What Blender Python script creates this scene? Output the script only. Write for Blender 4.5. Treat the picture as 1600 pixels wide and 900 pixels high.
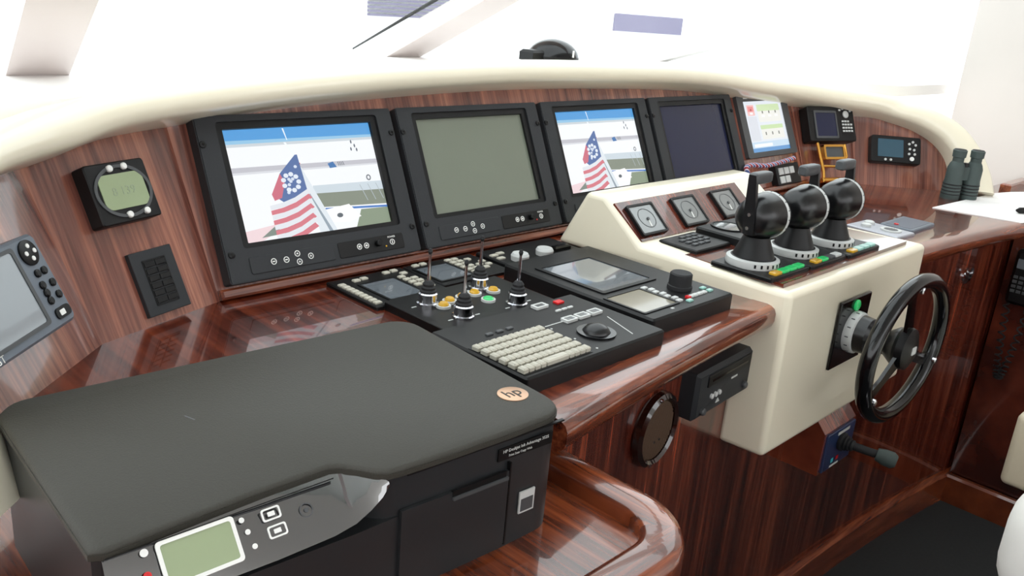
import bpy, bmesh, math, random
from mathutils import Matrix, Vector
random.seed(7)
for o in list(bpy.data.objects): bpy.data.objects.remove(o)
SC = bpy.context.scene
COL = SC.collection

# ------------------------------------------------------------------ camera
EYE = 1.232                       # eye height above the wheelhouse floor
F_PX, PITCH, ROLL, YAW = 1376.58, 0.3262, 0.0872, 0.8192
cy_, sy_, cp_, sp_ = math.cos(YAW), math.sin(YAW), math.cos(PITCH), math.sin(PITCH)
FWD = Vector((sy_*cp_, cy_*cp_, -sp_)); RT = Vector((cy_, -sy_, 0)); UP = RT.cross(FWD)
c_, s_ = math.cos(ROLL), math.sin(ROLL)
RT, UP = c_*RT + s_*UP, -s_*RT + c_*UP
cam = bpy.data.cameras.new('camera'); camo = bpy.data.objects.new('camera', cam); COL.objects.link(camo)
cam.sensor_width = 36; cam.lens = F_PX/1600*36; cam.clip_start = .02; cam.clip_end = 200
camo.matrix_world = Matrix(((RT.x, UP.x, -FWD.x, 0), (RT.y, UP.y, -FWD.y, 0), (RT.z, UP.z, -FWD.z, EYE), (0, 0, 0, 1)))
SC.camera = camo

# ------------------------------------------------------------------ world, light, exposure
wd = bpy.data.worlds.new('hazy_daylight'); SC.world = wd; wd.use_nodes = True
bg = wd.node_tree.nodes['Background']; bg.inputs[0].default_value = (.97, .985, 1, 1); bg.inputs[1].default_value = 2.9
SC.view_settings.view_transform = 'Standard'; SC.view_settings.look = 'None'
SC.view_settings.gamma = 1; SC.view_settings.use_curve_mapping = False
SC.view_settings.exposure = 0.0

def ray(px, py):
    return RT*((px-800)/F_PX) - UP*((py-450)/F_PX) + FWD
def onz(px, py, z):
    r = ray(px, py); p = r*((z-EYE)/r.z); return Vector((p.x, p.y, z))
def ony(px, py, y):
    r = ray(px, py); p = r*(y/r.y); return Vector((p.x, p.y, p.z+EYE))

# ------------------------------------------------------------------ materials
def srgb(r, g, b):
    f = lambda c: (c/255/12.92) if c <= 10.3 else ((c/255+.055)/1.055)**2.4
    return (f(r), f(g), f(b), 1)
MATS = {}
def mat(name, col, rough=.5, metal=0, coat=0, spec=.5, noise=.06, nscale=40, bump=0, emit=None, es=1):
    if name in MATS: return MATS[name]
    m = bpy.data.materials.new(name); m.use_nodes = True; nt = m.node_tree; b = nt.nodes['Principled BSDF']
    b.inputs['Roughness'].default_value = rough; b.inputs['Metallic'].default_value = metal
    b.inputs['Coat Weight'].default_value = coat; b.inputs['Coat Roughness'].default_value = .04
    b.inputs['Specular IOR Level'].default_value = spec
    tc = nt.nodes.new('ShaderNodeTexCoord'); n = nt.nodes.new('ShaderNodeTexNoise')
    n.inputs['Scale'].default_value = nscale; n.inputs['Detail'].default_value = 3
    nt.links.new(tc.outputs['Object'], n.inputs['Vector'])
    mx = nt.nodes.new('ShaderNodeMix'); mx.data_type = 'RGBA'
    mx.inputs[6].default_value = tuple(c*(1-noise) for c in col[:3])+(1,)
    mx.inputs[7].default_value = tuple(min(1, c*(1+noise)) for c in col[:3])+(1,)
    nt.links.new(n.outputs['Fac'], mx.inputs[0]); nt.links.new(mx.outputs[2], b.inputs['Base Color'])
    if bump:
        bp = nt.nodes.new('ShaderNodeBump'); bp.inputs['Strength'].default_value = bump; bp.inputs['Distance'].default_value = .001
        nt.links.new(n.outputs['Fac'], bp.inputs['Height']); nt.links.new(bp.outputs[0], b.inputs['Normal'])
    if emit:
        b.inputs['Emission Color'].default_value = emit; b.inputs['Emission Strength'].default_value = es
    MATS[name] = m; return m
def wood(name, scl, c0, c1, c2, c3, rough=.25, coat=1.0, fine=1.0):
    m = bpy.data.materials.new(name); m.use_nodes = True; nt = m.node_tree; b = nt.nodes['Principled BSDF']
    tc = nt.nodes.new('ShaderNodeTexCoord'); mp = nt.nodes.new('ShaderNodeMapping'); mp.inputs['Scale'].default_value = scl
    nt.links.new(tc.outputs['Object'], mp.inputs[0])
    n1 = nt.nodes.new('ShaderNodeTexNoise'); n1.inputs['Scale'].default_value = 55*fine; n1.inputs['Detail'].default_value = 5; n1.inputs['Roughness'].default_value = .6
    n2 = nt.nodes.new('ShaderNodeTexNoise'); n2.inputs['Scale'].default_value = 190*fine; n2.inputs['Detail'].default_value = 4
    n3 = nt.nodes.new('ShaderNodeTexNoise'); n3.inputs['Scale'].default_value = 12; n3.inputs['Detail'].default_value = 2
    for n in (n1, n2, n3): nt.links.new(mp.outputs[0], n.inputs['Vector'])
    a = nt.nodes.new('ShaderNodeMath'); a.operation = 'MULTIPLY_ADD'; a.inputs[1].default_value = .5
    nt.links.new(n2.outputs['Fac'], a.inputs[0])
    a2 = nt.nodes.new('ShaderNodeMath'); a2.operation = 'MULTIPLY_ADD'; a2.inputs[1].default_value = .4; a2.inputs[2].default_value = -.2
    nt.links.new(n3.outputs['Fac'], a2.inputs[0]); 
    a3 = nt.nodes.new('ShaderNodeMath'); a3.operation = 'MULTIPLY_ADD'; a3.inputs[1].default_value = .75
    nt.links.new(n1.outputs['Fac'], a3.inputs[0]); nt.links.new(a2.outputs[0], a3.inputs[2]); nt.links.new(a3.outputs[0], a.inputs[2])
    rp = nt.nodes.new('ShaderNodeValToRGB'); e = rp.color_ramp.elements
    e[0].position = .42; e[0].color = c0; e[1].position = .80; e[1].color = c3
    x = e.new(.55); x.color = c1; x = e.new(.66); x.color = c2
    nt.links.new(a.outputs[0], rp.inputs[0]); nt.links.new(rp.outputs[0], b.inputs['Base Color'])
    b.inputs['Roughness'].default_value = rough; b.inputs['Coat Weight'].default_value = coat; b.inputs['Coat Roughness'].default_value = .03
    MATS[name] = m; return m
W0, W1, W2, W3 = srgb(30, 10, 8), srgb(70, 27, 19), srgb(104, 45, 30), srgb(150, 74, 48)
M_WX = wood('striped_wood_grain_upright', (1, .035, .035), W0, W1, W2, W3)
M_WP = wood('striped_wood_dashboard_haze', (1, .035, .035), srgb(74, 38, 31), srgb(110, 64, 53), srgb(138, 84, 68), srgb(172, 112, 88))  # paler, pinker tones: ceiling haze on the varnish mixed into the wood colour
M_WD = wood('striped_wood_grain_desk', (1, .05, .05), srgb(44, 15, 9), srgb(74, 27, 16), srgb(98, 40, 22), srgb(128, 58, 32))
M_WY = wood('striped_wood_grain_long', (.05, 1, 1), srgb(64, 24, 12), srgb(98, 43, 24), srgb(126, 62, 36), srgb(156, 84, 52))
M_WT = wood('striped_wood_grain_tray', (1, .05, .05), srgb(54, 22, 12), srgb(94, 42, 22), srgb(124, 60, 32), srgb(154, 80, 44))
M_CREAM = mat('cream_gelcoat', srgb(241, 233, 210), .28, coat=.5, noise=.015, nscale=5)
M_WHITE = mat('white_gelcoat', srgb(244, 243, 240), .35, noise=.01, nscale=5)
M_BLK = mat('black_powder_coat', srgb(40, 42, 45), .5, spec=.35, noise=.08, nscale=300, bump=.15)
M_BLK2 = mat('black_plastic', srgb(17, 17, 18), .42, spec=.3, noise=.08, nscale=200)
M_BLK3 = mat('deep_black_plastic', srgb(11, 11, 12), .4, spec=.3, noise=.08, nscale=100)
M_GLOSS = mat('glossy_black', srgb(8, 8, 10), .14, spec=.45, noise=.05)
M_DKGR = mat('dark_grey_plastic', srgb(70, 72, 74), .45, noise=.05, nscale=150)
M_BLGR = mat('blue_grey_plastic', srgb(100, 108, 118), .4, noise=.05, nscale=150)
M_LTGR = mat('pale_grey_plastic', srgb(196, 198, 196), .4, noise=.04, nscale=100)
M_KEY = mat('beige_key', srgb(186, 182, 168), .45, noise=.06, nscale=200)
M_CHR = mat('chrome', srgb(205, 205, 210), .12, metal=1, noise=.02)
M_BRASS = mat('polished_brass', srgb(226, 170, 84), .18, metal=1, noise=.03)
M_WMARK = mat('white_print', srgb(236, 236, 232), .5, noise=.02)
M_RED = mat('red_plastic', srgb(206, 30, 34), .35, noise=.04)
M_GRN = mat('green_lens', srgb(40, 178, 96), .25, coat=.5, noise=.05, emit=srgb(40, 200, 110), es=.25)
M_PGRN = mat('pale_green_lens', srgb(150, 196, 186), .3, noise=.05)
M_YEL = mat('amber_lens', srgb(206, 158, 34), .25, coat=.5, noise=.06)
M_LCD = mat('grey_green_lcd', srgb(150, 164, 128), .25, coat=.4, noise=.03, nscale=20)
M_LCDK = mat('lcd_segment', srgb(134, 147, 118), .4, noise=.02)
M_SCRG = mat('idle_screen_reflection', srgb(112, 119, 105), .2, coat=1, noise=.06, nscale=6)  # cabin reflection on the blank screen put into the grey-green base colour
M_SCRD = mat('dark_screen_glass', srgb(30, 34, 60), .15, spec=.35, noise=.05, nscale=6)
M_SCRS = mat('slate_screen_glass', srgb(104, 110, 116), .18, coat=1, noise=.05, nscale=8)
M_LID = mat('matt_black_lid', srgb(50, 48, 41), .62, noise=.12, nscale=600, bump=.5)
M_PBODY = mat('printer_body_black', srgb(36, 38, 40), .38, noise=.08, nscale=200)
M_CTRL = mat('glossy_control_panel', srgb(24, 24, 26), .08, coat=1, spec=1, noise=.03)
M_BRONZE = mat('bronze_badge', srgb(196, 158, 130), .35, metal=.6, noise=.03)
M_BLUE = mat('navy_plate', srgb(38, 52, 86), .35, noise=.06)
M_CYAN = mat('cyan_mark', srgb(70, 190, 205), .4)
M_SILV = mat('satin_silver', srgb(176, 178, 186), .35, metal=.5, noise=.05, nscale=120)
M_PAPER = mat('white_paper', srgb(240, 238, 236), .7, noise=.015, nscale=10)
M_BINO = mat('grey_green_rubber', srgb(62, 74, 72), .6, noise=.1, nscale=120)
M_SPK = mat('brown_speaker_cloth', srgb(92, 70, 54), .6, noise=.2, nscale=500)
M_SPKR = mat('dark_brown_gloss', srgb(34, 14, 10), .12, coat=1, noise=.05)
M_DRUM = mat('satin_black', srgb(14, 14, 16), .28, spec=.5, noise=.05)
M_FLOOR = mat('dark_carpet', srgb(40, 42, 42), .9, noise=.25, nscale=120, bump=.4)
M_WALL = mat('offwhite_wall', srgb(208, 201, 195), .55, noise=.02, nscale=8)
M_CEIL = mat('white_headliner', srgb(240, 238, 232), .7, noise=.02, nscale=30)
M_MULL = mat('pale_rose_frame', srgb(214, 203, 200), .45, noise=.02, nscale=10)
M_DECK = mat('white_deck', srgb(244, 244, 244), .5, noise=.02, nscale=4)
M_DKDECK = mat('dark_deck_grille', srgb(112, 106, 132), .5, noise=.1, nscale=60)
M_GLASSY = mat('gauge_glass', srgb(112, 116, 116), .15, coat=1, noise=.05, nscale=20)
M_SEAT = mat('white_leather', srgb(246, 244, 238), .5, noise=.02, nscale=60, bump=.2)
M_BEIGE = mat('beige_leather', srgb(206, 194, 170), .5, noise=.04, nscale=60, bump=.2)
M_FOAM = mat('black_rubber', srgb(24, 24, 26), .7, noise=.1, nscale=100)
M_NAVYSCR = mat('navy_lcd', srgb(40, 78, 96), .2, coat=.8, noise=.1, nscale=12)
def glass():
    m = bpy.data.materials.new('window_glass'); m.use_nodes = True; nt = m.node_tree
    for n in list(nt.nodes): nt.nodes.remove(n)
    o = nt.nodes.new('ShaderNodeOutputMaterial'); mx = nt.nodes.new('ShaderNodeMixShader')
    t = nt.nodes.new('ShaderNodeBsdfTransparent'); t.inputs[0].default_value = (.93, .96, .96, 1)
    g = nt.nodes.new('ShaderNodeBsdfGlossy'); g.inputs['Roughness'].default_value = .02
    mx.inputs[0].default_value = .04
    nt.links.new(t.outputs[0], mx.inputs[1]); nt.links.new(g.outputs[0], mx.inputs[2])
    nt.links.new(mx.outputs[0], o.inputs[0]); return m
M_GLASS = glass()
def picture_mat(name, strength):
    m = bpy.data.materials.new(name); m.use_nodes = True; nt = m.node_tree; b = nt.nodes['Principled BSDF']
    a = nt.nodes.new('ShaderNodeVertexColor'); a.layer_name = 'Col'
    b.inputs['Base Color'].default_value = (.02, .02, .02, 1); b.inputs['Roughness'].default_value = .15
    nt.links.new(a.outputs[0], b.inputs['Emission Color']); b.inputs['Emission Strength'].default_value = strength
    return m
M_PIC = picture_mat('lit_screen', 1.0)

# ------------------------------------------------------------------ mesh building
def rr(x0, x1, y0, y1, r=.004, n=4):
    p = []
    for cx, cy, a0 in ((x1-r, y1-r, 0), (x0+r, y1-r, 90), (x0+r, y0+r, 180), (x1-r, y0+r, 270)):
        for i in range(n+1):
            a = math.radians(a0+90*i/n); p.append((cx+r*math.cos(a), cy+r*math.sin(a)))
    return p
def circ(cx, cy, r, n=20, ry=None):
    ry = ry or r
    return [(cx+r*math.cos(2*math.pi*i/n), cy+ry*math.sin(2*math.pi*i/n)) for i in range(n)]
def inset(p, d):
    n = len(p); out = []
    for i in range(n):
        a, b, c = Vector(p[i-1]), Vector(p[i]), Vector(p[(i+1) % n])
        e1 = (b-a); e2 = (c-b)
        if e1.length < 1e-9: e1 = e2
        if e2.length < 1e-9: e2 = e1
        e1.normalize(); e2.normalize()
        n1 = Vector((-e1.y, e1.x)); n2 = Vector((-e2.y, e2.x)); m = n1+n2
        if m.length < 1e-6: m = n1
        m.normalize(); k = d/max(.35, m.dot(n1)); out.append((b.x+m.x*k, b.y+m.y*k))
    return out
class MB:
    def __init__(s): s.v = []; s.f = []; s.M = Matrix.Identity(4)
    def add(s, vs, fs):
        b = len(s.v); s.v += [tuple(s.M @ Vector(v)) for v in vs]; s.f += [tuple(b+i for i in f) for f in fs]; return s
    def slab(s, p, z0, z1, ch=0):
        n = len(p); L = [[(x, y, z0) for x, y in p]]
        if ch: L += [[(x, y, z1-ch) for x, y in p], [(x, y, z1) for x, y in inset(p, ch)]]
        else: L += [[(x, y, z1) for x, y in p]]
        vs = [v for l in L for v in l]; fs = [tuple(range(n-1, -1, -1)), tuple(range((len(L)-1)*n, len(L)*n))]
        for k in range(len(L)-1):
            for i in range(n):
                j = (i+1) % n; fs.append((k*n+i, k*n+j, (k+1)*n+j, (k+1)*n+i))
        return s.add(vs, fs)
    def box(s, x0, x1, y0, y1, z0, z1, ch=0): return s.slab([(x0, y0), (x1, y0), (x1, y1), (x0, y1)], z0, z1, ch)
    def ring(s, o, i, z0, z1):
        n = len(o); vs = [(x, y, z0) for x, y in o]+[(x, y, z1) for x, y in o]+[(x, y, z1) for x, y in i]+[(x, y, z0) for x, y in i]; fs = []
        for k in range(n):
            j = (k+1) % n
            for a in range(4):
                b = (a+1) % 4; fs.append((a*n+k, a*n+j, b*n+j, b*n+k))
        return s.add(vs, fs)
    def lathe(s, prof, seg=24, c=(0, 0, 0), axis='z', sx=1, sy=1):
        vs = []; n = len(prof)
        for r, h in prof:
            for k in range(seg):
                a = 2*math.pi*k/seg; x, y = r*math.cos(a)*sx, r*math.sin(a)*sy
                p = {'z': (x, y, h), 'x': (h, x, y), 'y': (x, h, y)}[axis]
                vs.append((p[0]+c[0], p[1]+c[1], p[2]+c[2]))
        fs = []
        for i in range(n-1):
            for k in range(seg):
                j = (k+1) % seg; fs.append((i*seg+k, i*seg+j, (i+1)*seg+j, (i+1)*seg+k))
        fs.append(tuple(range(seg-1, -1, -1))); fs.append(tuple(range((n-1)*seg, n*seg)))
        return s.add(vs, fs)
    def sweep(s, secs, closed=True, caps=True):
        n = len(secs[0]); m = len(secs); vs = [p for q in secs for p in q]; fs = []
        for i in range(m-1):
            for k in range(n if closed else n-1):
                j = (k+1) % n; fs.append((i*n+k, i*n+j, (i+1)*n+j, (i+1)*n+k))
        if caps and closed: fs += [tuple(range(n-1, -1, -1)), tuple(range((m-1)*n, m*n))]
        return s.add(vs, fs)
    def tube(s, pts, r, seg=10, loop=False):
        P = [Vector(p) for p in pts]; n = len(P); secs = []; ref = None
        for i in range(n):
            a = P[i-1] if (i or loop) else P[0]; b = P[(i+1) % n] if (i < n-1 or loop) else P[-1]
            t = (b-a).normalized()
            if ref is None: ref = t.orthogonal().normalized()
            ref = (ref - t*ref.dot(t)).normalized(); w = t.cross(ref)
            rad = r[i] if isinstance(r, (list, tuple)) else r
            secs.append([P[i]+rad*(math.cos(2*math.pi*k/seg)*ref+math.sin(2*math.pi*k/seg)*w) for k in range(seg)])
        if loop: secs.append(secs[0])
        return s.sweep(secs, caps=not loop)
    def mesh(s, name, m, ang=35):
        me = bpy.data.meshes.new(name); me.from_pydata(s.v, [], s.f)
        bm = bmesh.new(); bm.from_mesh(me); bmesh.ops.remove_doubles(bm, verts=bm.verts, dist=1e-6)
        bmesh.ops.recalc_face_normals(bm, faces=bm.faces); bm.to_mesh(me); bm.free()
        me.shade_smooth(); me.set_sharp_from_angle(angle=math.radians(ang)); me.materials.append(m); return me
    def build(s, name, m, parent=None, ang=35, label=None):
        o = bpy.data.objects.new(name, s.mesh(name, m, ang)); COL.objects.link(o)
        if parent: o.parent = parent
        if label: o['label'] = label
        return o
def tag(o, label, cat, group=None):
    o['label'] = label; o['category'] = cat
    if group: o['group'] = group
    return o
def thing(name, label, cat, M=None, group=None):
    o = bpy.data.objects.new(name, None); COL.objects.link(o); o.empty_display_size = .05
    if M is not None: o.matrix_world = M
    return tag(o, label, cat, group)
def struct(o): o['kind'] = 'structure'; return o
def S(name, m, parent, p, z0, z1, ch=0, label=None): return MB().slab(p, z0, z1, ch).build(name, m, parent, label=label)
def frameM(o, e, v):
    e = Vector(e).normalized(); v = Vector(v).normalized(); n = e.cross(v)
    return Matrix(((e.x, v.x, n.x, o[0]), (e.y, v.y, n.y, o[1]), (e.z, v.z, n.z, o[2]), (0, 0, 0, 1)))
def flat(x, y, z, rz=0): return Matrix.Translation((x, y, z)) @ Matrix.Rotation(rz, 4, 'Z')
def text(name, body, size, m, parent, x, y, z, rot=0, ext=.0002, align='CENTER', sx=1, M=None):
    c = bpy.data.curves.new(name, 'FONT'); c.body = body; c.size = size; c.extrude = ext; c.align_x = align; c.align_y = 'CENTER'; c.resolution_u = 2
    t = bpy.data.objects.new(name, c); COL.objects.link(t); dg = bpy.context.evaluated_depsgraph_get()
    me = bpy.data.meshes.new_from_object(t.evaluated_get(dg)); bpy.data.objects.remove(t); bpy.data.curves.remove(c)
    me.transform((M or Matrix.Identity(4)) @ Matrix.Translation((x, y, z)) @ Matrix.Rotation(rot, 4, 'Z') @ Matrix.Diagonal((sx, 1, 1, 1)))
    me.materials.clear(); me.materials.append(m); me.name = name
    o = bpy.data.objects.new(name, me); COL.objects.link(o); o.parent = parent; return o
def picture(name, parent, polys, z, m=M_PIC, step=.00006):
    vs, fs, cs = [], [], []
    for i, (p, c) in enumerate(polys):
        b = len(vs); vs += [(x, y, z+i*step) for x, y in p]; fs.append(tuple(range(b, b+len(p)))); cs.append(srgb(*c))
    me = bpy.data.meshes.new(name); me.from_pydata(vs, [], fs)
    at = me.color_attributes.new('Col', 'FLOAT_COLOR', 'CORNER'); k = 0
    for poly, c in zip(me.polygons, cs):
        for li in poly.loop_indices: at.data[li].color = c
    me.materials.append(m); o = bpy.data.objects.new(name, me); COL.objects.link(o); o.parent = parent; return o
def copies(parent, name, me, spots):
    for x, y, z in spots:
        o = bpy.data.objects.new(name, me); COL.objects.link(o); o.parent = parent; o.location = (x, y, z)

# ------------------------------------------------------------------ the dashboard's planes
DZ = .80                                    # desk height
TILT = .4342
class Facet:
    def __init__(s, A, B):
        s.o = Vector((*A, DZ)); e = Vector((B[0]-A[0], B[1]-A[1], 0)); s.L = e.length; s.e = e.normalized()
        h = Vector((s.e.y, -s.e.x, 0)); s.v = -h*math.sin(TILT)+Vector((0, 0, math.cos(TILT))); s.n = s.e.cross(s.v)
    def pt(s, u, v, w=0): return s.o+s.e*u+s.v*v+s.n*w
    def M(s, u, v, w=0): return frameM(s.pt(u, v, w), s.e, s.v)
    def on(s, px, py, w=0):
        r = ray(px, py); oo = s.o+s.n*w-Vector((0, 0, EYE)); p = r*(oo.dot(s.n)/r.dot(s.n)); q = p+Vector((0, 0, EYE))-s.o
        return q.dot(s.e), q.dot(s.v)
BASE = [(.07, .725), (.366, .988), (.545, 1.047), (2.235, 1.047), (2.41, .988), (2.66, .74)]
FA = [Facet(BASE[i], BASE[i+1]) for i in range(5)]
FL2, FL1, FM, FR1, FR2 = FA
UL = FL2.L - .144                           # u offset of the left wing's measured origin
def edge_y(x): return .604-.09*(x-1.55)**2  # front edge of the desk

# ================================================================== SETTING
struct(MB().box(-2.2, 3.02, -2.4, 1.35, -.06, 0).build('floor', M_FLOOR))
struct(MB().box(-2.2, 3.1, -1.7, .42, 2.02, 2.08).build('ceiling', M_CEIL))
struct(MB().box(-1.3, -1.22, -1.7, .75, 0, 1.05).build('shade_wall_left', M_WX))  # unseen low wall, added to hold light off the footwell
struct(MB().box(-1.3, 3.08, -1.78, -1.7, 0, 1.1).build('shade_wall_back', M_WX))  # unseen, added to darken the footwell and what the front panel reflects
struct(MB().box(3.0, 3.08, -1.7, .97, 0, 2.02).build('wall_right', M_WALL))
# dash top running forward to the windscreen
DT = EYE-.17
WL, WC, WR, WRR = (.30, 1.36), (1.32, 1.72), (2.30, 1.62), (3.04, .99)
struct(MB().slab([(-.35, .80), (.30, 1.12), (.6, 1.17), (2.2, 1.17), (2.46, 1.09), (2.62, 1.0), (3.0, 1.0), (3.02, 1.06), (2.34, 1.70), (1.32, 1.80), (.25, 1.44), (-.4, 1.1)], DT-.03, DT).build('trim_1', M_WHITE))
# windscreen: raked posts and the panes between them
def strut(name, base, top, w, d, m=M_MULL):
    k = (top-base); k = k*((2.04-base.z)/k.z); wd_ = Vector((1, .05, 0)).normalized(); n = wd_.cross(k).normalized()
    secs = [[p+wd_*a+n*c for a, c in ((-w/2, -d/2), (w/2, -d/2), (w/2, d/2), (-w/2, d/2))] for p in (base, base+k)]
    struct(MB().sweep(secs).build(name, m)); return base, base+k
PC = strut('trim_2', ony(600, 92, 1.70), ony(759, 0, 1.50), .105, .04)
PR = strut('trim_3', ony(1010, 92, 1.62), ony(1300, 24, 1.42), .05, .04)
PL = strut('trim_4', onz(47, 117, DT-.005), ony(84, 0, 1.22), .085, .04)
def pane(name, a, b):
    n = (b[0]-a[0]).cross(a[1]-a[0]).normalized()*.003
    return struct(MB().sweep([[a[0]-n, a[0]+n, a[1]+n, a[1]-n], [b[0]-n, b[0]+n, b[1]+n, b[1]-n]]).build(name, M_GLASS))
PLL = (Vector((-.45, 1.02, DT)), PL[1]+Vector((-1.0, -.25, 0))); PRR = (Vector((3.04, 1.0, DT)), Vector((3.04, .42, 2.03)))
pane('window_1', PLL, PL); pane('window_2', PL, PC); pane('window_3', PC, PR); pane('window_4', PR, PRR)
# the white foredeck beyond the glass
ZF = EYE-.42
struct(MB().slab([(-3, 1.5), (.2, 1.85), (1.32, 2.1), (2.4, 1.95), (3.4, 1.3), (9, 1.2), (12, 5), (7, 9), (1.4, 11), (-4, 8)], ZF-.08, ZF).build('foredeck', M_DECK))
gp = ony(640, 4, 2.8)
t = thing('deck_grille', 'dark louvred grille in a white housing on the foredeck beyond the windscreen', 'grille', flat(gp.x, gp.y, ZF))
hz = gp.z-ZF
MB().box(-.24, .24, 0, .30, 0, hz+.10, .01).build('housing', M_DECK, t)
sl = MB().box(-.20, .20, -.012, .0, 0, .008).mesh('slat', M_DKDECK)
copies(t, 'slat', sl, [(0, 0, hz-.055+.014*i) for i in range(10)])
hp = ony(1012, 38, 3.0)
t = thing('deck_hatch', 'small dark hatch in a white coaming on the starboard foredeck', 'hatch', flat(hp.x, hp.y, ZF, -.35))
MB().box(-.30, .30, 0, .4, 0, hp.z-ZF+.09, .01).build('coaming', M_DECK, t); MB().box(-.22, .22, -.015, .0, hp.z-ZF-.045, hp.z-ZF+.045, .004).build('lid', M_DKDECK, t)
# wiper lying along the centre post
wv_ = (PC[1]-PC[0]); wo = Vector((-.075, .02, .02))
tag(MB().tube([PC[0]+wo+wv_*a for a in (.0, .1, .2, .3)], [.002, .004, .006, .006], 8).build('windscreen_wiper', M_BLK3), 'thin black wiper arm lying along the centre window post', 'wiper')

# ================================================================== HELM CONSOLE
con = thing('helm_console', 'glossy striped dark-wood helm console with sloping dashboard and curved desk', 'console')
# sloping dashboard: five veneered panels meeting along leaning joints
u2 = UL
ST = [  # facet, (u, v) of the lower lip, (u, v) of the upper edge
 (FL2, (u2-.125, -.045), (u2-.22, -.045)), (FL2, (u2-.118, -.01), (u2-.215, -.01)), (FL2, (u2-.100, .06), (u2-.19, .09)), (FL2, (u2-.065, .13), (u2-.145, .165)), (FL2, (u2-.02, .185), (u2-.075, .222)),
 (FL2, (u2+.055, .213), (u2+.03, .256)), (FL1, (.016, .221), (.02, .277)), (FL1, (.12, .239), (.125, .286)),
 (FM, (.086, .254), (.09, .301)), (FM, (.309, .270), (.309, .318)), (FM, (.595, .280), (.6, .325)), (FM, (.865, .279), (.865, .324)),
 (FM, (1.207, .268), (1.21, .313)), (FM, (1.484, .239), (1.5, .290)), (FM, (1.65, .224), (1.66, .277)), (FR1, (.09, .208), (.11, .262)),
 (FR2, (.03, .192), (.08, .243)), (FR2, (.10, .180), (.15, .226)), (FR2, (.16, .163), (.215, .210)), (FR2, (.215, .132), (.28, .176)), (FR2, (.250, .09), (.330, .118)), (FR2, (.263, .04), (.362, .05)), (FR2, (.265, -.01), (.374, -.01))]
def joint(i, v):                            # point on the line where facet i-1 meets facet i
    d = FA[i-1].n.cross(FA[i].n).normalized()
    if d.z < 0: d = -d
    return Vector((*BASE[i], DZ))+d*(v*math.cos(TILT)/d.z)
JV = {1: .25, 2: .268, 3: .247, 4: .222}
for i, Fc in enumerate(FA):
    M = frameM(Fc.o, Fc.e, Fc.v); Mi = M.inverted(); q = []
    for p in (Vector((*BASE[i], DZ-.01)), Vector((*BASE[i+1], DZ-.01))): p = Mi @ p; q.append((p.x, p.y))
    if i < 4: p = Mi @ joint(i+1, JV[i+1]); q.append((p.x, p.y))
    arch = [(l_[0]*.6+h_[0]*.4, l_[1]*.6+h_[1]*.4) for f_, l_, h_ in ST if f_ is Fc]
    q += arch[::-1]
    if i: p = Mi @ joint(i, JV[i]); q.append((p.x, p.y))
    o = MB().slab(q, -.012, 0).build('wood_panel', M_WP, con); o.matrix_world = M
# desk top
XE = [.665+i*(2.93-.665)/40 for i in range(41)]
poly = [(x, edge_y(x)+.032) for x in XE]+[(2.99, .60), (2.99, .80), (2.70, .80)]+[(BASE[i][0], BASE[i][1]+.012) for i in (4, 3, 2, 1)]+[(-.1, .62+.0), (-.1, .832), (.665, .832)]
poly = [(x, edge_y(x)+.032) for x in XE]+[(2.99, .60), (2.99, .76), (2.64, .765)]+[(BASE[i][0], BASE[i][1]+.012) for i in (4, 3, 2, 1)]+[(.17, .832), (.665, .832)]
o = MB().slab(poly, DZ-.03, DZ).build('desk_top', M_WD, con)
# rounded nosing with its border band
prof = [(.032, .0006), (.006, .0006), (-.001, -.001), (-.007, -.005), (-.010, -.012), (-.010, -.024), (-.007, -.033), (.0, -.038), (.012, -.042), (.032, -.042)]
secs = []
for x in XE:
    sl_ = -.18*(x-1.55); n = Vector((-sl_, 1, 0)).normalized()
    secs.append([Vector((x, edge_y(x), DZ+h))+n*dn for dn, h in prof])
MB().sweep(secs).build('desk_nosing', M_WY, con, 50)
# front panel below the desk, following the edge
secs = []
for x in XE:
    n = Vector((.18*(x-1.55), 1, 0)).normalized(); p = Vector((x, edge_y(x), 0))
    secs.append([p+n*a+Vector((0, 0, z)) for a, z in ((.045, .07), (.045, DZ-.04), (.06, DZ-.04), (.06, .07))])
MB().sweep(secs).build('front_panel', M_WX, con)
secs = []
for x in XE:
    n = Vector((.18*(x-1.55), 1, 0)).normalized(); p = Vector((x, edge_y(x), 0))
    secs.append([p+n*a+Vector((0, 0, z)) for a, z in ((.03, 0), (.03, .075), (.045, .085), (.06, .085), (.06, 0))])
struct(MB().sweep(secs).build('baseboard_front', M_WY))
# starboard wing of the footwell
MB().box(2.43, 2.99, -.6, .57, .08, DZ-.04).build('side_cabinet', M_WX, con)
struct(MB().box(2.405, 2.43, -.6, .575, 0, .08, .006).build('baseboard_right', M_WT))
# raised fiddle along the starboard wall
MB().box(2.80, 2.99, .70, .73, DZ, DZ+.02, .004).build('fiddle_rail', M_WY, con)
# access panel under the wheel pedestal
ap0, ap1 = ony(1188, 752, .642), ony(1283, 740, .642)
# lowered tray at the port side
TZ = EYE-.52; LZ = EYE-.50
def lpath(off, r):
    x1, y0 = .722-off, .362+off
    p = [(x1, .577)]
    for i in range(13):
        a = math.radians(0-90*i/12); p.append((x1-r+r*math.cos(a), y0+r+r*math.sin(a)))
    p.append((-.12, y0)); return p
MB().slab([(.30, .832), (.30, 1.0), (-.12, 1.0), (-.12, .37)]+list(reversed(lpath(.006, .085)))[1:-1]+[(.716, .60), (.716, .832)], TZ-.02, TZ).build('tray_floor', M_WT, con)
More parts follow.
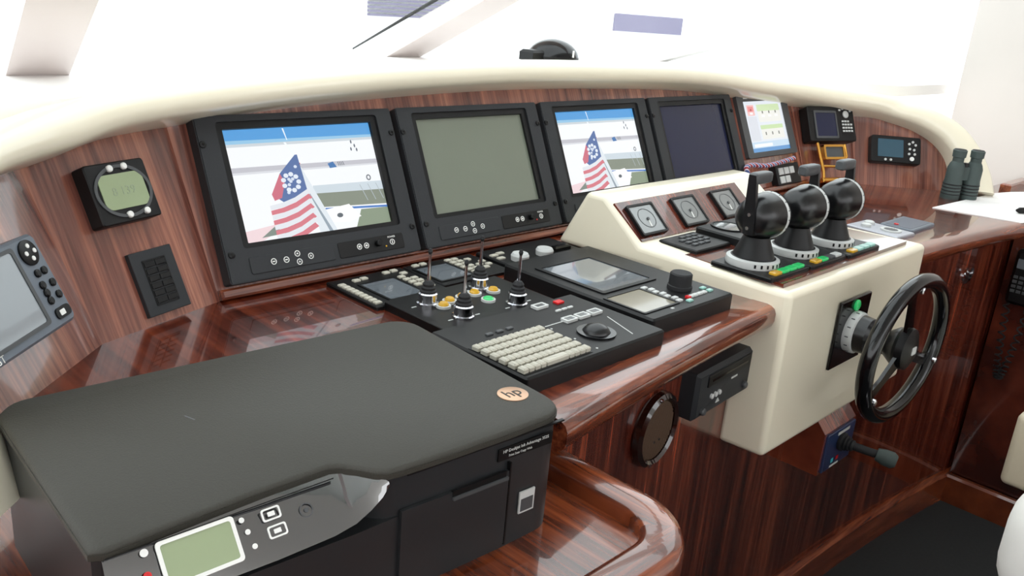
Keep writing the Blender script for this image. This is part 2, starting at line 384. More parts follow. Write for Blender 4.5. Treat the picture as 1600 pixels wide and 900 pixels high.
# lip swept along the tray edge
lo = [lpath(o_, r_) for o_, r_ in ((0.004, .085), (-.004, .093), (-.004, .093), (.0, .089), (.008, .081), (.034, .055), (.040, .049), (.042, .047), (.042, .047))]
lz = [-.05, -.045, -.012, -.003, 0, 0, -.003, -.008, -.022]
secs = [[Vector((lo[k][i][0], lo[k][i][1], LZ+lz[k])) for k in range(len(lo))] for i in range(len(lo[0]))]
MB().sweep(secs[:8]).build('tray_lip', M_WT, con, 50); MB().sweep(secs[7:]).build('tray_lip', M_WY, con, 50)
q = lpath(.006, .083); q2 = lpath(.02, .069)
secs = [[Vector((q[i][0], q[i][1], 0)), Vector((q[i][0], q[i][1], LZ-.045)), Vector((q2[i][0], q2[i][1], LZ-.045)), Vector((q2[i][0], q2[i][1], 0))] for i in range(len(q))]
MB().sweep(secs).build('tray_cabinet', M_WX, con, 50)

# ------------------------------------------------------------------ cream hood over the dashboard
sec_pts = []
nrm = [s[0].n.copy() for s in ST]
nsm = [(nrm[max(0, i-1)]+2*nrm[i]+nrm[min(len(nrm)-1, i+1)]).normalized() for i in range(len(nrm))]
for (Fc, lo_, hi_), n in zip(ST, nsm):
    l = Fc.pt(*lo_); h = Fc.pt(*hi_); L = []
    for mix, w in ((0, -.03), (0, .045), (.08, .056), (.3, .062), (.6, .062), (.85, .055), (.97, .042), (1.02, .02), (1.0, -.05), (.8, -.12), (.4, -.12)):
        L.append(l.lerp(h, mix)+n*w)
    sec_pts.append(L)
def cr(P, k=5):
    out = []
    for i in range(len(P)-1):
        a, b, c, d = P[max(0, i-1)], P[i], P[i+1], P[min(len(P)-1, i+2)]
        for j in range(k):
            t_ = j/k; out.append(.5*((2*b)+(c-a)*t_+(2*a-5*b+4*c-d)*t_*t_+(3*b-a-3*c+d)*t_**3))
    return out+[P[-1]]
lines = [cr([s[k] for s in sec_pts]) for k in range(11)]
secs = [[lines[k][i] for k in range(11)] for i in range(len(lines[0]))]
tag(MB().sweep(secs).build('dashboard_hood', M_CREAM, None, 60), 'cream moulded hood arching over the whole wooden dashboard', 'dashboard hood')

# magnetic compass behind the hood
t = thing('compass', 'black domed magnetic compass standing behind the cream hood', 'compass', flat(1.478, 1.32, DT))
MB().lathe([(.062, 0), (.064, .012), (.056, .03), (.057, .04)], 28).build('base', M_BLK3, t)
MB().lathe([(.057, .04)]+[(.057*math.cos(a), .036+.040*math.sin(a)) for a in [i*math.pi/2/8 for i in range(1, 8)]]+[(.002, .0762)], 28).build('dome', M_GLOSS, t)
MB().box(-.085, -.045, -.02, .02, .03, .052, .005).build('light_housing', M_BLK3, t)
MB().box(-.001, .001, -.0595, -.056, .042, .056).build('lubber_line', M_WMARK, t)

# ================================================================== DASHBOARD INSTRUMENTS
MW, MH, MD = .3317, .2327, .022
def P(pts): return [tuple(p) for p in pts]
def monitor(u, label, kind):
    t = thing('monitor', label, 'monitor', FM.M(u, .017, MD), 'large black dashboard monitors')
    o = rr(0, MW, 0, MH, .004, 3)
    lip = rr(.030, .302, .046, .223, .005, 3); scr = rr(.040, .2905, .053, .213, .001, 3)
    b = MB(); b.ring(o, lip, -MD, -.0012); b.ring(inset(o, .0015), lip, -.0012, 0); b.build('bezel', M_BLK, t)
    MB().ring(lip, scr, -.012, -.003).build('inner_frame', M_BLK2, t)
    for x, y in ((.006, .193), (.010, .040), (.3245, .193), (.323, .040)):
        s_ = MB().lathe([(.0048, 0), (.0048, .0018), (.0035, .0026)], 14, (x, y, 0)).build('screw', M_BLK3, t)
        MB().lathe([(.0022, .0026), (.0022, .0028)], 6, (x, y, 0)).build('socket', M_GLOSS, s_)
    c = S('left_control_strip', M_BLK, t, rr(.033, .170, .009, .033, .003), 0, .0015, .0006)
    for x, y in ((.069, .022), (.089, .0215), (.108, .0275), (.109, .0155), (.129, .021)):
        MB().ring(circ(x, y, .0045, 16), circ(x, y, .0034, 16), .0015, .002).build('button_ring', M_WMARK, c)
        S('button', M_WMARK, c, [(x-.0018, y-.001), (x+.0018, y-.001), (x, y+.0018)] if x > .1 else rr(x-.002, x+.002, y-.0008, y+.0008, .0003), .0015, .002)
    c = S('right_control_strip', M_BLK2, t, rr(.178, .300, .009, .033, .003), 0, .0012, .0005)
    for x in (.215, .228):
        MB().ring(circ(x, .022, .0045, 16), circ(x, .022, .0034, 16), .0012, .0018).build('button_ring', M_WMARK, c)
        S('button', M_WMARK, c, circ(x, .022, .0018, 10), .0012, .0018)
    MB().lathe([(.005, .0012), (.005, .008), (.004, .009)], 16, (.249, .022, 0)).build('dimmer_knob', M_BLK3, c)
    S('power_light', M_YEL if kind != 'idle' else M_RED, c, circ(.264, .016, .0014, 10), .0012, .002)
    MB().ring(circ(.277, .021, .0046, 16), circ(.277, .021, .0036, 16), .0012, .0018).build('power_button_ring', M_WMARK, c)
    S('power_button', M_WMARK, c, rr(.2763, .2777, .0185, .0235, .0003), .0012, .0018)
    text('power_text', 'POWER', .0042, M_WMARK, c, .277, .029, .0013)
    if kind == 'idle': S('screen', M_SCRG, t, scr, -.012, -.008)
    elif kind == 'dark': S('screen', M_SCRD, t, scr, -.012, -.008)
    else:
        s_ = S('screen', M_SCRD, t, scr, -.012, -.009)
        marina(t)
    return t
def marina(t):
    # rear-deck camera view: marina, white boats and the stern flag; (0..1, 0..1) over the screen
    X = lambda a, b: (.040+a*.2505, .053+b*.160)
    p = lambda pts, c: ([X(a, b) for a, b in pts], c)
    L = [p([(0, 0), (1, 0), (1, 1), (0, 1)], (246, 249, 252)),
         p([(0, .90), (1, .88), (1, 1), (0, 1)], (84, 158, 220)), p([(0, .87), (1, .855), (1, .885), (0, .905)], (150, 200, 232)),
         p([(0, .845), (1, .835), (1, .86), (0, .872)], (206, 214, 220)),
         p([(0, .62), (1, .60), (1, .64), (0, .665)], (196, 196, 204)), p([(0, .60), (1, .585), (1, .60), (0, .62)], (220, 222, 228)),
         p([(.50, .36), (1, .33), (1, .42), (.50, .44)], (206, 218, 226)),
         p([(.50, .235), (1, .19), (1, .335), (.50, .365)], (134, 142, 128)),
         p([(.55, .20), (1, .155), (1, .175), (.55, .22)], (74, 124, 196)), p([(.74, .0), (1, .0), (1, .155), (.80, .165)], (136, 150, 128)),
         p([(0, 0), (.10, 0), (.26, .10), (.26, .14), (.0, .10)], (240, 216, 220)),
         p([(.10, .03), (.34, .05), (.34, .13), (.20, .12)], (128, 140, 132)), p(circ(.27, .06, .06, 14, .045), (226, 232, 232)), p(circ(.27, .06, .035, 14, .025), (176, 186, 184)),
         p([(.50, .09), (.52, .20), (.72, .23), (.79, .10), (.70, .06)], (252, 252, 252)), p(circ(.64, .135, .022, 10, .022), (96, 104, 112)),
         p([(.48, .0), (.60, .0), (.45, .62), (.425, .62)], (226, 234, 240)), p([(.545, .0), (.57, .0), (.46, .40), (.455, .40)], (150, 164, 176)),
         p([(.37, .86), (.385, .86), (.44, .70), (.43, .70)], (244, 250, 255)), p([(.38, .99), (.39, .99), (.40, .88), (.395, .88)], (236, 246, 255)),
         p([(.36, .65), (.40, .68), (.45, .66), (.43, .60), (.36, .61)], (206, 92, 100)),
         p([(.425, .74), (.44, .74), (.455, .40), (.30, .30), (.22, .40), (.30, .58)], (88, 114, 166)),
         p([(.30, .58), (.22, .40), (.23, .34), (.28, .36), (.32, .50)], (206, 112, 130))]
    for a, b in ((.36, .50), (.345, .47), (.375, .52), (.35, .52), (.41, .63), (.33, .40)): L.append(p(circ(a, b, .012, 6, .016), (214, 224, 240)))
    for k in range(9):
        a = 2*math.pi*k/9; L.append(p(circ(.36+.05*math.cos(a), .49+.075*math.sin(a), .017, 7, .022), (228, 236, 246)))
    for k in range(8):
        y0 = .36-k*.045; c = ((228, 232, 238) if k % 2 == 0 else (214, 122, 134))
        L.append(p([(.19, y0-.06), (.27, y0-.045), (.36, y0-.01), (.455, y0+.055), (.475, y0+.015), (.37, y0-.055), (.27, y0-.088), (.19, y0-.10)], c))
    L += [p([(.63, .63), (.67, .645), (.69, .59), (.64, .585)], (66, 118, 176))]
    for k in range(4): L.append(p([(.70+k*.012, .64), (.704+k*.012, .64), (.71+k*.012, .60), (.706+k*.012, .60)], (90, 98, 110)))
    for a, b in ((.83, .82), (.85, .78), (.82, .75), (.86, .74)): L.append(p(circ(a, b, .006, 6, .02), (96, 104, 118)))
    L += [p(circ(.90, .46, .018, 10, .03), (110, 116, 124)), p(circ(.90, .46, .010, 8, .018), (240, 242, 246))]
    for k in range(3): L.append(p([(.82+k*.06, .40), (.825+k*.06, .40), (.86+k*.06, .24), (.855+k*.06, .24)], (176, 186, 192)))
    picture('screen_picture', t, L, -.0088)
monitor(.011, 'black monitor nearest the printer showing a marina with a striped flag', 'pic')
monitor(.011+.3427, 'black monitor with a blank grey-green screen, second from the left', 'idle')
monitor(.011+.6854, 'black monitor showing the flag picture behind the white pedestal', 'pic')
monitor(.011+1.0281, 'rightmost large black monitor with a dark navy screen', 'dark')
# narrow wooden fillet below the monitors
MB().box(.0, 1.69, .0, .014, .0, .012, .003).build('fillet', M_WY, con).matrix_world = FM.M(0, 0)

# touch screen with engine page
t = thing('touch_screen', 'slim dark-grey touch screen with a pale page of red and green boxes', 'screen', FM.M(1.417, .090, .010))
MB().ring(rr(0, .25, 0, .160, .006, 3), rr(.028, .220, .013, .143, .001, 3), -.010, 0).build('bezel', M_DKGR, t)
S('glass', M_SCRD, t, rr(.028, .220, .013, .143, .001, 3), -.010, -.003)
S('maker_mark', M_LTGR, t, rr(.032, .052, .149, .153, .0005), 0, .0003)
X = lambda a, b: (.028+a*.192, .013+b*.130)
q = lambda x0, x1, y0, y1, c: ([X(x0, y0), X(x1, y0), X(x1, y1), X(x0, y1)], c)
L = [q(0, 1, 0, 1, (226, 232, 240)), q(0, 1, 0, .10, (92, 150, 206)), q(0, 1, .08, .20, (198, 220, 238)), q(.08, .55, .10, .16, (244, 248, 250)),
     q(.08, .26, .72, .93, (240, 190, 188)), q(.10, .24, .80, .90, (232, 140, 140)), q(.33, .92, .80, .93, (206, 226, 180)), q(.33, .92, .44, .52, (200, 224, 172)), q(.05, .28, .22, .70, (218, 222, 230)), q(.33, .92, .58, .80, (236, 236, 230)), q(.33, .92, .24, .44, (236, 236, 230))]
for k in range(3):
    L += [q(.42+.17*k, .50+.17*k, .68, .72, (250, 250, 250)), q(.44+.17*k, .47+.17*k, .75, .80, (110, 112, 104)), q(.42+.17*k, .45+.17*k, .32, .38, (120, 122, 116))]
L += [q(.13, .20, .74, .78, (250, 250, 250)), q(.15, .18, .81, .85, (170, 50, 56))]
picture('screen_page', t, L, -.0028)

# plotter with a keypad beside its screen on the first starboard wing
t = thing('fishfinder', 'black box display with round pad and keypad beside a dark screen', 'display', FR1.M(.008, .112, .032))
b = MB(); b.slab(rr(0, .170, 0, .096, .006), -.030, -.002, 0); b.slab(rr(0.0, .170, 0, .096, .006), -.002, 0, .0015); b.build('case', M_BLK2, t)
MB().ring(rr(.020, .103, .008, .084, .003, 3), rr(.026, .098, .014, .078, .002, 3), 0, .002).build('screen_frame', M_DKGR, t)
S('screen', M_SCRD, t, rr(.026, .098, .014, .078, .002), 0, .0008)
MB().lathe([(.010, 0), (.010, .003), (.007, .005)], 18, (.138, .074, 0)).build('round_pad', M_LTGR, t)
kb_ = S('keypad_base', M_BLK3, t, rr(.118, .160, .022, .058, .002), 0, .0008)
km = MB().box(-.0035, .0035, -.0025, .0025, 0, .002, .0006).mesh('key', M_LTGR)
copies(t, 'key', km, [(.124+.010*i, .028+.009*j, .0008) for i in range(4) for j in range(4) if not (i == 3 and j == 3)])
copies(t, 'key', km, [(.118, .086, 0), (.129, .090, 0), (.147, .090, 0), (.157, .084, 0)])

# small fish-eye display on the outer starboard wing
t = thing('depth_display', 'small black display with teal screen on the far right wooden wing', 'display', FR2.M(.033, .062, .022))
b = MB(); b.slab(rr(0, .140, 0, .076, .006), -.020, 0, .002); b.build('case', M_BLK2, t)
S('screen', M_NAVYSCR, t, rr(.018, .090, .016, .066, .002), 0, .0008)
copies(t, 'button', MB().lathe([(.0035, 0), (.0035, .002)], 10).mesh('button', M_LTGR), [(.106, .056, 0), (.116, .062, 0), (.124, .054, 0), (.108, .042, 0), (.120, .040, 0), (.106, .028, 0), (.122, .028, 0), (.040, .008, 0), (.055, .008, 0)])
MB().lathe([(.006, 0), (.006, .003)], 14, (.114, .014, 0)).build('power_button', M_WMARK, t)

# square LCD instrument on the port wing
t = thing('wind_instrument', 'square black instrument with a rounded green LCD and four white buttons', 'instrument', FL1.M(.042, .129, .022))
b = MB(); b.slab(rr(0, .088, 0, .075, .004), -.022, -.0, .0015); b.build('case', M_BLK2, t)
MB().ring(circ(.044, .038, .041, 40, .033), circ(.044, .038, .037, 40, .029), 0, .0015).build('bezel_ring', M_DKGR, t)
S('lcd', M_LCD, t, rr(.012, .077, .017, .060, .010, 6), 0, .0012)
text('lcd_digits', '8 139', .015, M_LCDK, t, .044, .038, .0012)
for x, y in ((.034, .067), (.055, .0675), (.040, .0085), (.066, .009)): MB().lathe([(.0042, 0), (.0042, .003), (.003, .0042)], 14, (x, y, 0)).build('button', M_WMARK, t)
MB().box(.046, .060, .006, .0105, 0, .0006).build('maker_plate', M_BLK3, t)

# switch keypad
t = thing('switch_keypad', 'flat black keypad with two columns of keys below the LCD instrument', 'keypad', FL1.M(.071, .010, .007))
S('plate', M_BLK, t, rr(0, .066, 0, .082, .001), -.007, 0, .0008)
MB().ring(rr(.015, .051, .011, .070, .001, 3), rr(.0165, .0495, .0125, .0685, .001, 3), 0, .0008).build('key_surround', M_BLK3, t)
copies(t, 'key', MB().box(-.0075, .0075, -.0038, .0038, 0, .0022, .0008).mesh('key', M_BLK2), [(.0245+.017*i, .0175+.0093*j, 0) for i in range(2) for j in range(6)])

# chart plotter on the outer port wing
uq = UL
t = thing('chart_plotter', 'grey chart plotter with dark buttons beside a pale green screen, cut by the left edge', 'plotter', FL2.M(uq-.065, .048, .026))
b = MB(); b.slab(rr(0, .156, 0, .102, .008), -.026, 0, .003); b.build('case', M_BLGR, t)
MB().ring(rr(.004, .112, .010, .096, .004, 3), rr(.008, .107, .014, .092, .003, 3), 0, .0018).build('screen_frame', M_DKGR, t)
S('screen', M_SCRS, t, rr(.008, .107, .014, .092, .003), 0, .001)
pd = MB().lathe([(.014, 0), (.014, .002), (.012, .003)], 22, (.133, .084, 0)).build('cursor_pad', M_BLK3, t)
copies(pd, 'arrow', MB().lathe([(.0026, 0), (.0026, .001)], 8).mesh('arrow', M_WMARK), [(.133, .091, .003), (.133, .077, .003), (.126, .084, .003), (.140, .084, .003)])
copies(t, 'button', MB().lathe([(.0045, 0), (.0045, .002), (.0032, .003)], 14).mesh('button', M_BLK3), [(.130, .061, 0), (.142, .061, 0), (.128, .048, 0), (.128, .039, 0), (.128, .030, 0), (.145, .046, 0), (.145, .032, 0)])
b_ = S('power_key', M_BLK3, t, rr(.124, .150, .008, .020, .005), 0, .002); S('power_key_mark', M_WMARK, b_, rr(.130, .139, .011, .017, .001), .002, .0024)
text('case_text', 'GT', .011, M_WMARK, t, .020, .0055, .0003)

# handset keypad under the touch screen
t = thing('radio_keypad', 'black keypad block with five white buttons below the touch screen', 'keypad', FM.M(1.515, .010, .02))
S('case', M_BLK2, t, rr(0, .12, 0, .054, .004), -.02, 0, .002)
km = MB().box(-.011, .011, -.009, .009, 0, .003, .001).mesh('button', M_LTGR)
copies(t, 'button', km, [(.020, .036, 0), (.048, .036, 0), (.076, .036, 0), (.020, .014, 0), (.048, .014, 0)])
# striped cord hanging beside the touch screen
def stripes():
    m = mat('red_white_blue_cord', srgb(220, 220, 226), .6); nt = m.node_tree; b = nt.nodes['Principled BSDF']
    tc = nt.nodes.new('ShaderNodeTexCoord'); w = nt.nodes.new('ShaderNodeTexWave'); w.inputs['Scale'].default_value = 26; w.bands_direction = 'DIAGONAL'
    nt.links.new(tc.outputs['Object'], w.inputs[0]); r = nt.nodes.new('ShaderNodeValToRGB'); r.color_ramp.interpolation = 'CONSTANT'
    e = r.color_ramp.elements; e[0].color = srgb(150, 40, 56); e[1].position = .38; e[1].color = srgb(226, 228, 236); x = e.new(.75); x.color = srgb(70, 84, 140)
    nt.links.new(w.outputs[0], r.inputs[0]); nt.links.new(r.outputs[0], b.inputs['Base Color']); return m
M_CORD = stripes()
cp = [FM.pt(*FM.on(x, y, .03), .03) for x, y in ((1240, 247), (1218, 254), (1196, 259), (1176, 258), (1166, 262), (1170, 275), (1176, 288), (1183, 298))]
tag(MB().tube(cr(cp, 4), .006, 10).build('striped_cord', M_CORD), 'red, white and blue striped cord looped below the touch screen', 'cord')
# brass stand with a small dark plaque
g0 = FR1.on(1279, 226, .03); g1 = FR1.on(1320, 246, .03)
t = thing('brass_stand', 'polished brass stand holding a small dark panel behind the throttles', 'stand', FR1.M(.035, 0, .03))
MB().tube([(0, .0, 0), (.004, .03, 0), (.0, .07, 0), (-.004, .108, 0)], .0045, 10).build('post', M_BRASS, t)
MB().tube([(0, .045, 0), (.05, .043, .0), (.085, .052, 0), (.098, .07, 0), (.096, .104, 0)], .0035, 10).build('curved_arm', M_BRASS, t)
MB().ring(rr(.012, .088, .062, .102, .004, 3), rr(.018, .082, .068, .096, .003, 3), -.006, .006).build('frame', M_BRASS, t)
S('panel', M_DKGR, t, rr(.018, .082, .068, .096, .003), -.004, .003)
MB().box(-.02, .10, -.002, .01, -.025, .02, .003).build('foot', M_BRASS, t)

# ================================================================== THINGS ON THE DESK
def keypad_unit(name, label, x0, x1, y0, y1, scr, keys, grp):
    t = thing(name, label, 'control panel', flat(x0, y0, DZ), grp)
    S('plate', M_BLK2, t, rr(0, x1-x0, 0, y1-y0, .003), 0, .006, .0015)
    a, b, c, d = scr; MB().ring(rr(a-.004, b+.004, c-.004, d+.004, .002, 3), rr(a, b, c, d, .001, 3), .006, .0075).build('screen_frame', M_BLK3, t)
    S('screen', M_SCRS, t, rr(a, b, c, d, .001), .006, .0066)
    copies(t, 'key', MB().box(-.0055, .0055, -.0038, .0038, 0, .003, .001).mesh('key', M_KEY), [(x, y, .006) for x, y in keys])
    return t
keypad_unit('radar_keypad', 'flat black control panel with slate screen nearest the first monitor', .700, .838, .903, 1.026, (.034, .095, .012, .085),
            [(.010, .012+.0105*i) for i in range(9)]+[(.108+.014*j, .030+.013*i) for i in range(6) for j in range(2) if (i+j) % 5]+[(.04, .103), (.055, .105), (.100, .110), (.116, .112)], 'flat radar control panels')
keypad_unit('radar_keypad', 'flat black control panel with slate screen behind the joystick panel', .841, .985, .925, 1.026, (.008, .072, .014, .078),
            [(.084+.014*j, .022+.013*i) for i in range(6) for j in range(2)]+[(.116, .03), (.116, .046), (.131, .04), (.131, .056), (.116, .075), (.02, .092), (.036, .093)], 'flat radar control panels')
# black panel with two white knobs
t = thing('knob_panel', 'flat black panel with two white round knobs beside the pedestal', 'control panel', flat(.99, .932, DZ))
S('plate', M_BLK2, t, rr(0, .185, 0, .085, .004), 0, .010, .002)
for x in (.036, .096): MB().lathe([(.015, .010), (.0155, .018), (.013, .022)], 22, (x, .015, 0)).build('knob', M_LTGR, t)
MB().box(.125, .165, .015, .030, .010, .018, .003).build('handle', M_GLOSS, t)
copies(t, 'key', MB().box(-.007, .007, -.004, .004, 0, .003, .001).mesh('key', M_KEY), [(.012, .035, .010), (.012, .052, .010), (.030, .056, .010)])

# joystick panel
t = thing('joystick_panel', 'black panel with four chrome-collared joysticks and amber push buttons', 'control panel', flat(.712, .768, DZ))
S('plate', M_BLK3, t, rr(0, .214, 0, .136, .003), 0, .012, .001)
def jstick(x, y, lean):
    j = MB().lathe([(.0155, .012), (.0155, .015), (.013, .016), (.013, .026), (.0135, .028), (.011, .030)], 22, (x, y, 0)).build('collar', M_CHR, t)
    MB().lathe([(.0115, .028), (.0118, .032), (.0098, .034), (.010, .037), (.008, .039), (.0082, .042), (.005, .046)], 18, (x, y, 0)).build('boot', M_FOAM, j)
    MB().tube([(x, y, .044), (x+lean[0], y+lean[1], .085)], [.0026, .0018], 8).build('stick', M_CHR, j)
    MB().lathe([(.002, .083), (.0034, .087), (.002, .091)], 10, (x+lean[0], y+lean[1], 0)).build('tip', M_FOAM, j)
for x, y in ((.044, .095), (.052, .031), (.152, .106), (.151, .027)): jstick(x, y, (.002, .002))
for k, (x, y) in enumerate(((.054, .073), (.074, .083), (.100, .085), (.126, .088), (.158, .082))):
    MB().ring(circ(x, y, .0105, 20), circ(x, y, .0075, 20), .012, .0155).build('button_ring', M_LTGR, t)
    MB().lathe([(.0075, .012), (.0075, .017), (.0055, .0195)], 18, (x, y, 0)).build('push_button', M_YEL, t)
MB().ring(circ(.125, .058, .0105, 20), circ(.125, .058, .0078, 20), .012, .0155).build('button_ring', M_LTGR, t)
MB().lathe([(.0078, .012), (.0078, .0165), (.006, .018)], 18, (.125, .058, 0)).build('push_button', M_GRN, t, label='lit green push button')
for x, y in ((.020, .095), (.030, .031), (.075, .027), (.128, .022), (.176, .027), (.128, .106)): S('mark', M_LTGR, t, rr(x-.004, x+.004, y-.0012, y+.0012, .0004), .012, .0123)

# keyboard with trackball
t = thing('keyboard_unit', 'black console keyboard with beige keys and a dark trackball', 'keyboard', flat(.676, .596, DZ))
S('case', M_BLK2, t, rr(0, .266, 0, .168, .004), 0, .022, .0025)
S('key_bed', M_BLK3, t, rr(.003, .124, .007, .103, .002), .022, .0226)
km = MB().slab(rr(-.0042, .0042, -.0056, .0056, .001, 2), 0, .006, .0016).mesh('key', M_KEY)
spots = []
for j in range(6):
    for i in range(12):
        if j == 0 and 4 <= i <= 7: continue
        spots.append((.0085+.01*i, .0155+.0152*j, .0226))
copies(t, 'key', km, spots)
MB().slab(rr(-.019, .019, -.0056, .0056, .001, 2), 0, .006, .0016).build('space_bar', M_KEY, t).location = (.0635, .0155, .0226)
for k in range(3): S('indicator', M_DKGR, t, rr(.05+.018*k, .06+.018*k, .116, .122, .001), .022, .0245, .0008)
o = MB().ring(circ(.177, .046, .026, 28), circ(.177, .046, .0185, 28), .022, .0245).build('trackball_ring', M_GLOSS, t)
MB().lathe([(.0185*math.cos(a), .0215+.0135*math.sin(a)) for a in [i*math.pi/2/8 for i in range(8)]]+[(.0008, .0351)], 28, (.177, .046, 0)).build('trackball', M_DRUM, t)
for x in (.181, .207, .233):
    MB().ring(rr(x-.011, x+.011, .089, .103, .002, 3), rr(x-.008, x+.008, .0915, .1005, .001, 3), .022, .0255).build('key_frame', M_LTGR, t)
    S('square_key', M_SCRS, t, rr(x-.008, x+.008, .0915, .1005, .001), .022, .0245)
MB().ring(rr(.172, .196, .146, .160, .002, 3), rr(.176, .192, .149, .157, .001, 3), .022, .0255).build('key_frame', M_LTGR, t)
S('square_key', M_DKGR, t, rr(.176, .192, .149, .157, .001), .022, .0245)
S('red_key', M_RED, t, rr(.214, .228, .146, .156, .001), .022, .0245)
for k in range(3): S('slim_key', M_LTGR, t, rr(.190+.012*k, .200+.012*k, .126, .130, .0008), .022, .024)
S('white_line', M_LTGR, t, rr(.135, .170, .097, .0985, .0005), .022, .0226)
S('white_line', M_LTGR, t, [(.2145, .016), (.2160, .016), (.2380, .076), (.2365, .076)], .022, .0224)
for x, y in ((.137, .088), (.137, .048), (.137, .012)): S('screw', M_LTGR, t, circ(x, y, .0016, 8), .022, .0226)

# flat chart display unit
t = thing('display_unit', 'black desk unit with a large grey screen, a small screen and a rotary knob', 'control unit', flat(.952, .622, DZ))
S('case', M_BLK2, t, rr(0, .205, 0, .290, .005), 0, .025, .003)
MB().ring(rr(.022, .154, .106, .246, .004, 3), rr(.030, .146, .114, .238, .002, 3), .025, .027).build('large_screen_frame', M_BLK3, t)
S('large_screen', M_SCRS, t, rr(.030, .146, .114, .238, .002), .025, .0258)
MB().ring(rr(.006, .092, .020, .096, .003, 3), rr(.010, .088, .024, .092, .002, 3), .025, .0265).build('small_screen_frame', M_BLK3, t)
S('small_screen', mat('olive_grey_screen', srgb(126, 120, 104), .2, coat=.6, noise=.05), t, rr(.010, .088, .024, .092, .002), .025, .0256)
MB().lathe([(.019, .025), (.019, .030), (.0175, .031), (.017, .048), (.015, .050)], 26, (.150, .062, 0)).build('rotary_knob', M_FOAM, t)
km = MB().box(-.005, .005, -.0035, .0035, 0, .003, .001).mesh('key', M_LTGR)
copies(t, 'key', km, [(.098+.004*(i % 2), .090-.0105*i, .025) for i in range(7)])
kg = MB().box(-.005, .005, -.0035, .0035, 0, .003, .001).mesh('key', M_PGRN)
copies(t, 'key', km, [(.128+.012*i, .028, .025) for i in range(4)]); copies(t, 'key', kg, [(.180, .028, .025), (.180, .040, .025), (.112, .018, .025)])
S('red_key', M_RED, t, rr(.118, .126, .024, .031, .001), .025, .028)
S('mark', M_LTGR, t, rr(.060, .066, .012, .016, .001), .025, .0254)

# ================================================================== WHEEL PEDESTAL
ped = thing('wheel_pedestal', 'cream moulded pedestal carrying gauges, throttles and the steering wheel', 'pedestal', Matrix.Translation((0, 0, 0)))
prof = [(1.012, DZ+.001), (.958, EYE-.325), (.918, EYE-.325), (.838, EYE-.396), (.566, EYE-.406), (.562, EYE-.69), (.645, EYE-.69), (.645, DZ-.02), (.80, DZ-.02), (.80, DZ+.001)]
xl = lambda y: 1.232-.042*(y-.566)/.44
xr = lambda y: 1.785-.105*(y-.566)/.40
b = MB(); b.sweep([[Vector((xl(y), y, z)) for y, z in prof], [Vector((xr(y), y, z)) for y, z in prof]])
o = b.build('moulding', M_CREAM, ped, 80)
bv = o.modifiers.new('soft_edges', 'BEVEL'); bv.width = .016; bv.segments = 5; bv.limit_method = 'ANGLE'; bv.angle_limit = math.radians(25)
# sloped gauge board
A_ = Vector((0, .911, EYE-.331)); B_ = Vector((0, .838, EYE-.396)); dv = (A_-B_).normalized()
PM = frameM((1.215, B_.y, B_.z), (1, 0, 0), dv)
o = MB().slab([(0, .006), (.395, .006), (.385, .088), (-.010, .088)], -.004, .0025).build('gauge_board', M_WX, ped); o.matrix_world = PM
for k, lab in enumerate(('square black gauge nearest the display unit', 'middle square black gauge on the pedestal', 'square black gauge nearest the throttles')):
    t = thing('gauge', lab, 'gauge', PM @ Matrix.Translation((.006+.133*k, .013, .0027)), 'square pedestal gauges')
    MB().ring(rr(0, .075, 0, .063, .003, 3), rr(.004, .071, .004, .059, .002, 3), 0, .006).build('frame', M_BLK3, t)
    S('face', M_GLASSY, t, rr(.004, .071, .004, .059, .002), 0, .004)
    MB().ring(circ(.038, .033, .022, 30, .020), circ(.038, .033, .0205, 30, .0185), .004, .0044).build('dial_arc', M_DKGR, t)
    n_ = MB().slab([(.0355, .015), (.0385, .015), (.0405, .030), (.0385, .030)], .004, .0048).build('needle', M_WMARK, t)
    MB().lathe([(.003, .004), (.003, .006)], 12, (.039, .031, 0)).build('needle_hub', M_DKGR, t)
# flat wooden board for the throttles
o = MB().slab([(1.200+.045, .588), (1.735, .588), (1.690, .842), (1.238, .842)], EYE-.408, EYE-.3985).build('throttle_board', M_WD, ped)
TB = EYE-.3985
t = thing('button_panel', 'thin black panel of small grey buttons below the gauges', 'control panel', flat(1.258, .757, TB))
S('plate', M_BLK2, t, rr(0, .108, 0, .080, .003), 0, .007, .002)
copies(t, 'button', MB().box(-.0065, .0065, -.004, .004, 0, .003, .001).mesh('button', M_DKGR), [(.030+.018*i, .024+.013*j, .007) for i in range(4) for j in range(4) if (i, j) not in ((0, 3), (3, 0))])
t = thing('round_face_unit', 'low black case with a pale round face beside the button panel', 'instrument', flat(1.372, .738, TB))
S('case', M_BLK2, t, rr(0, .135, 0, .100, .006), 0, .016, .003)
S('round_face', M_GLASSY, t, circ(.055, .062, .032, 30), .016, .0175, .0006)
MB().ring(circ(.055, .062, .034, 30), circ(.055, .062, .031, 30), .016, .0185).build('face_ring', M_BLK3, t)

